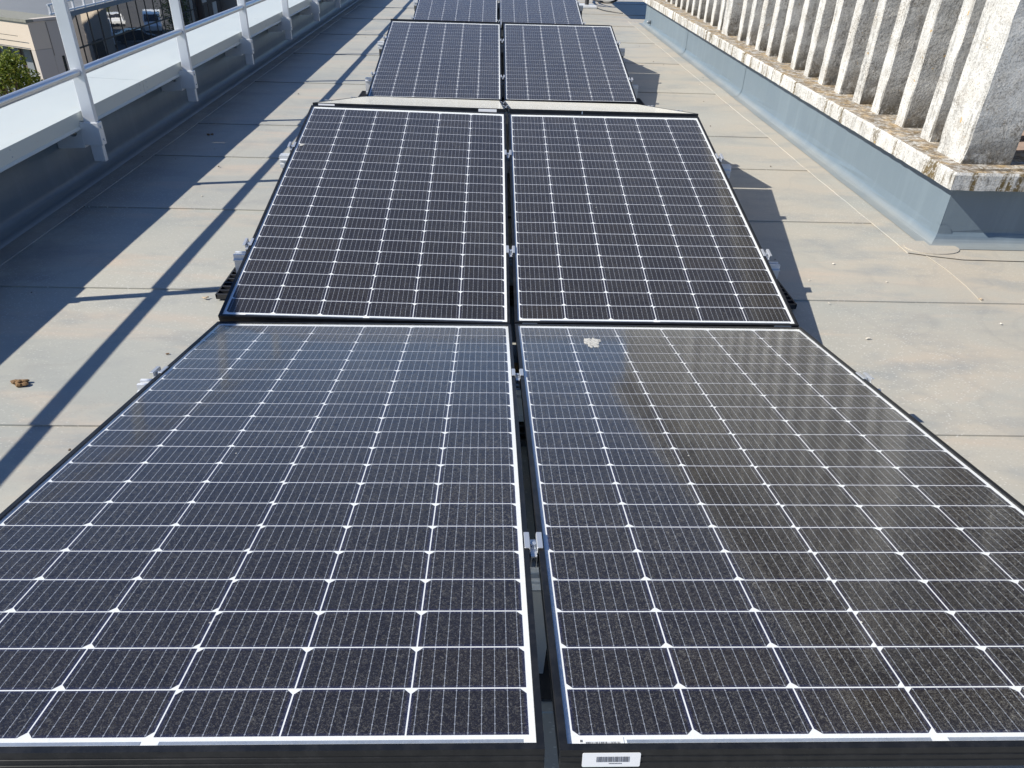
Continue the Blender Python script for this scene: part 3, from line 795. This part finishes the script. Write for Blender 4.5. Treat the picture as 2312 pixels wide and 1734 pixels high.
# ================================================================ DEBRIS ON THE ROOF
def leaf_litter(x, y, size, label, mat, seed, n=4, name='dry_leaf', cat='leaf'):
    rr = random.Random(seed); b = MB()
    for i in range(n):
        b.blob((rr.uniform(-size, size) * 0.8, rr.uniform(-size, size) * 0.5, size * 0.25), size * rr.uniform(0.4, 0.8), size * rr.uniform(0.25, 0.5), size * rr.uniform(0.2, 0.35), rr.randint(0, 999), 7, 0.45)
    o = b.build(name, mat); o.location = (x, y, 0.003); return tag(o, label, cat)
leaf_litter(-1.618, -0.288, 0.026, 'brown clump of dry moss on the sunlit membrane between the two shadows', M_DRY, 1, 6, 'moss_clump', 'moss')
leaf_litter(-1.994, 2.863, 0.020, 'curled dark dry leaf lying in the parapet shadow', M_DRY, 2, 3)
leaf_litter(-1.217, -0.078, 0.008, 'tiny dark leaf crumb beside the outer panel clamp', M_DRY, 3, 2)
leaf_litter(1.386, 0.121, 0.012, 'pale brown pebble alone on the roof near the bird-marked panel', M_PALE, 4, 2, 'pebble', 'pebble')
leaf_litter(2.037, 0.483, 0.014, 'orange brown pebble lying on a membrane seam near the plinth corner', M_STONE, 5, 1, 'pebble', 'pebble')
leaf_litter(1.696, 0.646, 0.010, 'small white pebble beside the curved tide mark', M_PALE, 6, 1, 'pebble', 'pebble')
leaf_litter(-1.225, 0.372, 0.013, 'pinkish pebble wedged against the ribbed plastic foot', M_STONE, 7, 3, 'pebble', 'pebble')
cr = MB(); rr = random.Random(33)
for i in range(26):
    x = rr.uniform(-2.3, -1.15) if i % 2 else rr.uniform(1.15, 2.1); y = rr.uniform(-0.8, 10.5)
    z = 0.004; r_ = rr.uniform(0.0025, 0.006); cr.blob((x, y, z + r_ * 0.4), r_, r_ * rr.uniform(0.6, 1.6), r_ * 0.6, i, 6, 0.35)
cro = cr.build('roof_crumbs', M_TRUNK); cro['kind'] = 'stuff'; cro['label'] = 'scattered dark crumbs of moss and grit on the roof membrane'; cro['category'] = 'grit'
cr = MB()
for i in range(26):
    x = rr.uniform(-2.3, -1.15) if i % 3 == 0 else rr.uniform(1.12, 2.12); y = rr.uniform(-0.6, 10.5)
    r_ = rr.uniform(0.0025, 0.0055); cr.blob((x, y, 0.004 + r_ * 0.4), r_ * rr.uniform(0.8, 1.8), r_, r_ * 0.6, i + 200, 6, 0.35)
cro = cr.build('pale_grit', M_PALE); cro['kind'] = 'stuff'; cro['label'] = 'scattered pale grit and chips on the roof membrane'; cro['category'] = 'grit'

# ================================================================ FAR END: added shadow caster, post, cables
du = tag(empty('shadow_caster', (1.5, 10.9, 0)), 'grey box added for its shadow, raised on a black post beyond the last solar panels', 'shadow caster')
P(MB().box(1.28, 1.80, 10.05, 12.6, 0.62, 1.05).build('caster_body', M_GREYM), du)  # stand-in box, mostly out of view, added to cast the roof shadow
P(MB().tube([(1.545, 11.78, 0.03), (1.545, 11.78, 0.625)], 0.035, 12).build('post', M_RUB), du)
P(MB().box(1.20, 1.68, 11.45, 11.95, 0.006, 0.032).build('base_plate', M_ALU), du)
def cable(name, pts, r_, mat, label):
    # smooth through points
    P_ = [Vector(p) for p in pts]; out = []
    for i in range(len(P_) - 1):
        p0 = P_[max(i - 1, 0)]; p1 = P_[i]; p2 = P_[i + 1]; p3 = P_[min(i + 2, len(P_) - 1)]
        for k in range(8):
            t = k / 8; out.append(0.5 * ((2 * p1) + (p2 - p0) * t + (2 * p0 - 5 * p1 + 4 * p2 - p3) * t * t + (3 * p1 - p0 - 3 * p2 + p3) * t ** 3))
    out.append(P_[-1])
    return tag(MB().tube(out, r_, 8).build(name, mat, None, smooth=True), label, 'cable')
cable('cable', [(1.50, 12.6, 0.32), (1.62, 12.3, 0.18), (1.80, 11.9, 0.13), (1.98, 11.75, 0.16), (2.14, 11.9, 0.30), (2.24, 12.3, 0.50)], 0.016, M_CABLEY, 'pale looped hose hanging beyond the last solar panels')
cable('cable', [(1.42, 12.7, 0.30), (1.58, 12.2, 0.13), (1.80, 11.85, 0.075), (2.02, 11.72, 0.11), (2.2, 11.9, 0.30), (2.26, 12.2, 0.52)], 0.018, M_CABLE, 'black looped cable hanging beyond the last solar panels')
cable('cable', [(1.60, 12.4, 0.012), (1.66, 11.7, 0.012), (1.75, 11.2, 0.012), (1.88, 10.95, 0.014), (2.02, 10.82, 0.012)], 0.006, M_CABLE, 'thin dark wire lying on the roof beside the black post')

# ================================================================ NEIGHBOURHOOD BEYOND THE PARAPET
ZG = -13.0
g = MB(); g.v = [Vector((x, y, ZG)) for x, y in ((-700, -500), (700, -500), (700, 900), (-700, 900))]; g.f = [(0, 1, 2, 3)]
struct(g.build('ground', M_GRASS))
g = MB(); g.v = [Vector((x, y, ZG + 0.02)) for x, y in ((-24.5, -20), (-6, -20), (22, 150), (-24.5, 150))]; g.f = [(0, 1, 2, 3)]
struct(g.build('road', M_ASPH))
own = tag(empty('apartment_block', (2, 10, ZG)), 'building whose roof carries the solar panels', 'building')
P(MB().box(-2.62, 8.9, -5.9, 29.8, ZG, -0.405).build('wall', M_BEIGE), own)

def bldg(name, corner, ang, la, lb, z1, mat, label, cat='building'):
    """box building: local x = along the face turning away to the left, local y = along the face to the right"""
    e = tag(empty(name, (corner[0], corner[1], ZG), ang), label, cat)
    return e
def bpart(e, x0, x1, y0, y1, z0, z1, name, mat, parent=None):
    o = MB().box(x0, x1, y0, y1, z0 - ZG, z1 - ZG).build(name, mat, parent or e); return o

# concrete block with loggia (left); local +x runs left/back along sunlit face, local +y runs back along shaded face
c1 = bldg('concrete_block', (-21.9, 36.9), 0, 0, 0, 0, M_PINK, 'pinkish concrete block with a dark loggia and slot windows behind the tree')
c1.rotation_euler = (0, 0, R(-27))
# local frame: -x goes left along the sunlit face, +y goes back along the shaded face
bpart(c1, -10, 0, 0.9, 2.15, ZG, -3.86, 'core', M_PINK)
bpart(c1, -10, 0, 0.0, 0.89, -5.05, -3.85, 'wall', M_BEIGE)
bpart(c1, -0.28, 0, 0.0, 0.89, ZG, -5.06, 'corner_pier', M_PINK)
bpart(c1, -10, -0.29, 0.0, 0.10, ZG, -7.7, 'balustrade', M_PINK)
bpart(c1, -10, -0.29, 0.70, 0.89, -7.69, -5.06, 'loggia_back', M_BROWN)
bpart(c1, -10, 0.04, -0.08, 0.30, -3.84, -3.72, 'parapet_coping', M_GRAVEL)
bpart(c1, -0.30, 0.04, 0.31, 2.2, -3.84, -3.72, 'parapet_coping', M_PINK)
bpart(c1, -9.6, -0.31, 0.31, 2.1, -3.84, -3.80, 'roof', M_GRAVEL)
for i in range(5):
    bpart(c1, -1.0 - 0.85 * i, -0.5 - 0.85 * i, 0.62, 0.69, -7.6, -5.15, 'window', M_GREYW)
bpart(c1, -0.05, 0.012, 1.30, 1.44, -8.2, -5.45, 'window', M_DARK)
bpart(c1, -0.05, 0.010, 0.92, 0.94, -5.4, -3.9, 'joint', M_BROWN)
bpart(c1, -0.05, 0.012, 1.62, 1.72, -6.9, -4.6, 'window', M_BROWN)
bpart(c1, -0.05, 0.014, 1.85, 2.05, -7.4, -5.0, 'window', M_DARK)
for z in (-4.45, -4.70): c1r = MB().tube([(-6, -0.25, z - ZG), (-0.6, -0.25, z - ZG)], 0.012, 6).build('handrail', M_MULL, c1)

# mirror-glass office block, facade parallel to the road
gx = -26.6
gb = tag(empty('glass_office', (gx, 58, ZG)), 'office block with a dark mirror glass facade and thin mullions', 'building')
def gpart(x0, x1, y0, y1, z0, z1, name, mat, parent=None):
    o = MB().box(x0 - gx, x1 - gx, y0 - 58, y1 - 58, z0 - ZG, z1 - ZG).build(name, mat, parent or gb); return o
gpart(gx - 9, gx - 0.25, 48.2, 73.6, ZG, -5.22, 'core', M_DARK)
gpart(gx - 9, gx + 0.1, 48.0, 73.8, -5.2, -4.95, 'roof_edge', M_GREYW)
ypos = [48.2 + 1.58 * i for i in range(17)]
for zi, (za, zb) in enumerate(((-13.0, -9.7), (-9.6, -7.15), (-7.05, -5.22))):
    for i in range(16):
        rr = random.Random(i * 7 + zi)
        o = gpart(gx - 0.2, gx - 0.12, ypos[i] + 0.04, ypos[i + 1] - 0.04, za, zb, 'window_pane', M_FGLASS)
for i in range(17): gpart(gx - 0.21, gx - 0.09, ypos[i] - 0.04, ypos[i] + 0.04, ZG, -5.22, 'mullion', M_MULL)
for z in (-9.65, -7.1): gpart(gx - 0.21, gx - 0.10, 48.25, 73.5, z - 0.05, z + 0.05, 'transom', M_MULL)
# white ladder-like guard on its roof edge
wr = tag(empty('roof_guard', (gx - 0.1, 58, -4.95)), 'white ladder-like guard on the roof edge of the glass office', 'guard')
for z in (0.10, 0.60): P(MB().tube([(gx - 0.1, 48.2, -4.95 + z), (gx - 0.1, 73.6, -4.95 + z)], 0.06, 8).build('rail', M_WPAINT), wr)
for i in range(18): P(MB().box(gx - 0.16, gx - 0.04, 48.3 + 1.48 * i, 48.42 + 1.48 * i, -4.94, -4.3).build('baluster', M_WPAINT), wr)

# tower behind
tw = tag(empty('tall_tower', (-40.5, 83, ZG), R(-12)), 'tall tower with a sunlit beige end and a long side coloured grey for its shade', 'building')
def tpart(x0, x1, y0, y1, z0, z1, name, mat): return MB().box(x0 + 40.5, x1 + 40.5, y0 - 83, y1 - 83, z0 - ZG, z1 - ZG).build(name, mat, tw)
tpart(-46.0, -38.6, 70.0, 96.0, ZG, 12.0, 'wall', M_GREYW)  # shade of the side turned from the sun is put into its grey
tpart(-46.05, -38.55, 69.5, 69.99, ZG, 12.0, 'end_wall', M_BEIGE)
# brown-panelled wing and beige stair block at the far end of the office
bw = tag(empty('brown_wing', (-26.3, 76, ZG)), 'narrow wing with dark brown panels beside the glass office', 'building')
bb = MB().box(-5, 0, -2.1, 3.3, 0, 11.5).build('wall', M_BROWN, bw)
for i in range(4):
    for z in (1.0, 4.2, 6.3, 8.6):
        MB().box(0.001, 0.06, -2.0 + 1.32 * i, -0.85 + 1.32 * i, z, z + 1.9).build('panel', M_BROWN if (i + int(z)) % 3 else M_PINK, bw)
sb = tag(empty('stair_block', (-24.4, 80.2, ZG), R(-32)), 'plain beige stair block beside the brown panelled wing', 'building')
MB().box(-7, 0, -0.6, 9, 0, 13.5).build('wall', M_BEIGE, sb); MB().box(-7.1, 0.1, 9.01, 9.6, 0, 14.5).build('end_pier', M_PINK, sb)
MB().box(0.001, 0.12, 6.4, 6.6, 0, 13.4).build('downpipe', M_BROWN, sb)
# low roof with white handrail, far left
lr = tag(empty('low_block', (-58, 92, ZG)), 'low flat roofed block far behind with a white handrail', 'building')
MB().box(-14, 10, -4, 6, 0, 4.5).build('wall', M_BEIGE, lr); rfo = MB().box(-14.2, 10.2, -4.2, 6.2, 4.51, 4.8).build('roof', M_GRAVEL, lr)
MB().box(-13, 4, -2, 5, 4.82, 6.2).build('penthouse', M_BROWN, lr)
for z in (6.6, 7.1): MB().tube([(-13, -3.8, z), (10, -3.8, z)], 0.05, 6).build('handrail', M_WPAINT, lr)
for i in range(12): MB().box(-13 + 2 * i, -12.92 + 2 * i, -3.85, -3.75, 4.82, 7.1).build('baluster', M_WPAINT, lr)
ar = tag(empty('annex_roof', (-33.5, 63, ZG)), 'low gravel roofed annex between the concrete block and the tower', 'building')
MB().box(-9, 3.0, -4.5, 6.5, 0, 6.6).build('wall', M_PINK, ar); MB().box(-9.1, 3.1, -4.6, 6.6, 6.61, 6.9).build('roof_edge', M_PINK, ar)
MB().box(-7, -3, -2, 2, 6.92, 7.9).build('roof_unit', M_WPAINT, ar)
cb = tag(empty('cream_garage', (-13.0, 77, ZG)), 'cream rendered garage mirrored in the glass facade', 'building')
MB().box(-2.4, 2.6, -2, 3.5, 0, 5.2).build('wall', M_BEIGE, cb); MB().box(-2.6, 2.8, -2.2, 3.7, 5.21, 5.5).build('roof', M_GRAVEL, cb)
MB().box(-2.45, -2.401, -1.2, 1.2, 0.1, 2.5).build('door', M_BROWN, cb)

# vehicles on the forecourt (seen mirrored in the glass)
def van(x, y, rz, paint, label, car=False):
    e = tag(empty('parked_car' if car else 'delivery_van', (x, y, ZG + 0.02), rz), label, 'car' if car else 'van')
    if car:
        prof_ = [(-2.1, 0.35), (2.1, 0.35), (2.15, 0.75), (1.2, 0.92), (0.55, 1.42), (-1.0, 1.45), (-1.75, 1.0), (-2.15, 0.95)]; hw = 0.86
        win = [(0.98, 0.95), (0.48, 1.34), (-0.95, 1.37), (-1.5, 1.0)]
    else:
        prof_ = [(-2.6, 0.4), (2.5, 0.4), (2.6, 0.95), (1.85, 1.2), (1.15, 2.15), (-2.55, 2.25), (-2.65, 1.2)]; hw = 0.95
        win = [(1.65, 1.25), (1.08, 1.95), (0.35, 1.98), (0.35, 1.28)]
    MB().prism(prof_, 1, -hw, hw).build('body', paint, e, bevel=0.06)
    for s_ in (-1, 1): MB().prism(win, 1, s_ * (hw + 0.001), s_ * (hw + 0.012)).build('side_window', M_DARK, e)
    a, b_ = (prof_[3], prof_[4]); 
    ws = MB(); k0, k1 = 0.12, 0.88
    A = Vector((a[0] + (b_[0] - a[0]) * k0 + 0.03, 0, a[1] + (b_[1] - a[1]) * k0 + 0.03)); B = Vector((a[0] + (b_[0] - a[0]) * k1 + 0.03, 0, a[1] + (b_[1] - a[1]) * k1 + 0.03))
    ws.v = [A + Vector((0, -hw * .88, 0)), A + Vector((0, hw * .88, 0)), B + Vector((0, hw * .8, 0)), B + Vector((0, -hw * .8, 0))]; ws.f = [(0, 1, 2, 3)]
    ws.build('windscreen', M_DARK, e)
    for sx in (-1.45, 1.5):
        for s_ in (-1, 1): MB().tube([(sx, s_ * (hw - 0.16), 0.33), (sx, s_ * (hw + 0.03), 0.33)], 0.33, 16).build('wheel', M_RUB, e)
van(-10.0, 90, R(243), M_CARW, 'white delivery van parked next to the cream garage')
van(-7.6, 95, R(238), M_CARW, 'white delivery van parked between the black car and the round tree')
van(-11.2, 101.5, R(250), M_CARW, 'white delivery van parked alone at the end of the forecourt')
van(-12.6, 92.5, R(150), M_CARB, 'black car parked across the forecourt', True)
van(-4.5, 106, R(240), M_CARW, 'white car parked on the lawn edge of the forecourt', True)

# trees
def tree(name, x, y, ztop, rx, rz, n, label, seed, lsz=0.16):
    rr = random.Random(seed); e = tag(empty(name, (x, y, ZG), 0), label, 'tree', 'trees beyond the parapet')
    H = ztop - ZG; cz = H - rz
    t = MB(); t.tube([(0, 0, 0), (0.1, 0.05, cz * 0.5), (0.0, 0.1, cz), (0.05, 0.0, H - rz * 0.5)], [0.26, 0.2, 0.13, 0.04], 8)
    cl = []
    for i in range(26):
        a = rr.uniform(0, 2 * math.pi); u = rr.uniform(-1, 1); d_ = rr.random() ** 0.4
        c = Vector((rx * d_ * math.sqrt(1 - u * u) * math.cos(a), rx * d_ * math.sqrt(1 - u * u) * math.sin(a), cz + rz * u * d_))
        cl.append((c, rr.uniform(0.3, 0.55) * rx)); t.tube([(0, 0.05, cz - rz * 0.3), c * 0.5 + Vector((0, 0, (cz - rz * 0.3) * 0.5)), c], [0.09, 0.05, 0.015], 5)
    t.build('trunk', M_TRUNK, e)
    lv = MB()
    for i in range(n):
        c, r_ = cl[rr.randrange(len(cl))]
        d_ = Vector((rr.gauss(0, 1), rr.gauss(0, 1), rr.gauss(0, 1))).normalized() * r_ * rr.random() ** 0.5
        p = c + d_; s_ = lsz * rr.uniform(0.6, 1.4); E_ = Euler((rr.uniform(-1, 1), rr.uniform(-1, 1), rr.uniform(0, 6.28))).to_matrix()
        o = len(lv.v)
        for q in ((-s_, 0, 0), (0, -s_ * 0.45, 0.02), (s_, 0, 0), (0, s_ * 0.45, 0.02)): lv.v.append(p + E_ @ Vector(q))
        lv.f.append((o, o + 1, o + 2, o + 3))
    lo = lv.build('crown', M_LEAF, e); return e
tree('leafy_tree', -15.3, 23.3, -2.95, 1.0, 1.7, 6000, 'bright green leafy tree in front of the pinkish concrete block', 3, 0.07)
tree('leafy_tree', -22.4, 84.5, -5.6, 2.6, 3.0, 5000, 'yellow green tree behind the plain beige stair block', 4, 0.15)
tree('leafy_tree', -2.0, 101, -9.6, 2.0, 2.0, 3000, 'round green tree on the forecourt between the parked vans', 5, 0.16)
tree('leafy_tree', 4.0, 118, -8.0, 3.2, 3.0, 3500, 'wide green tree at the far end of the forecourt', 6, 0.2)
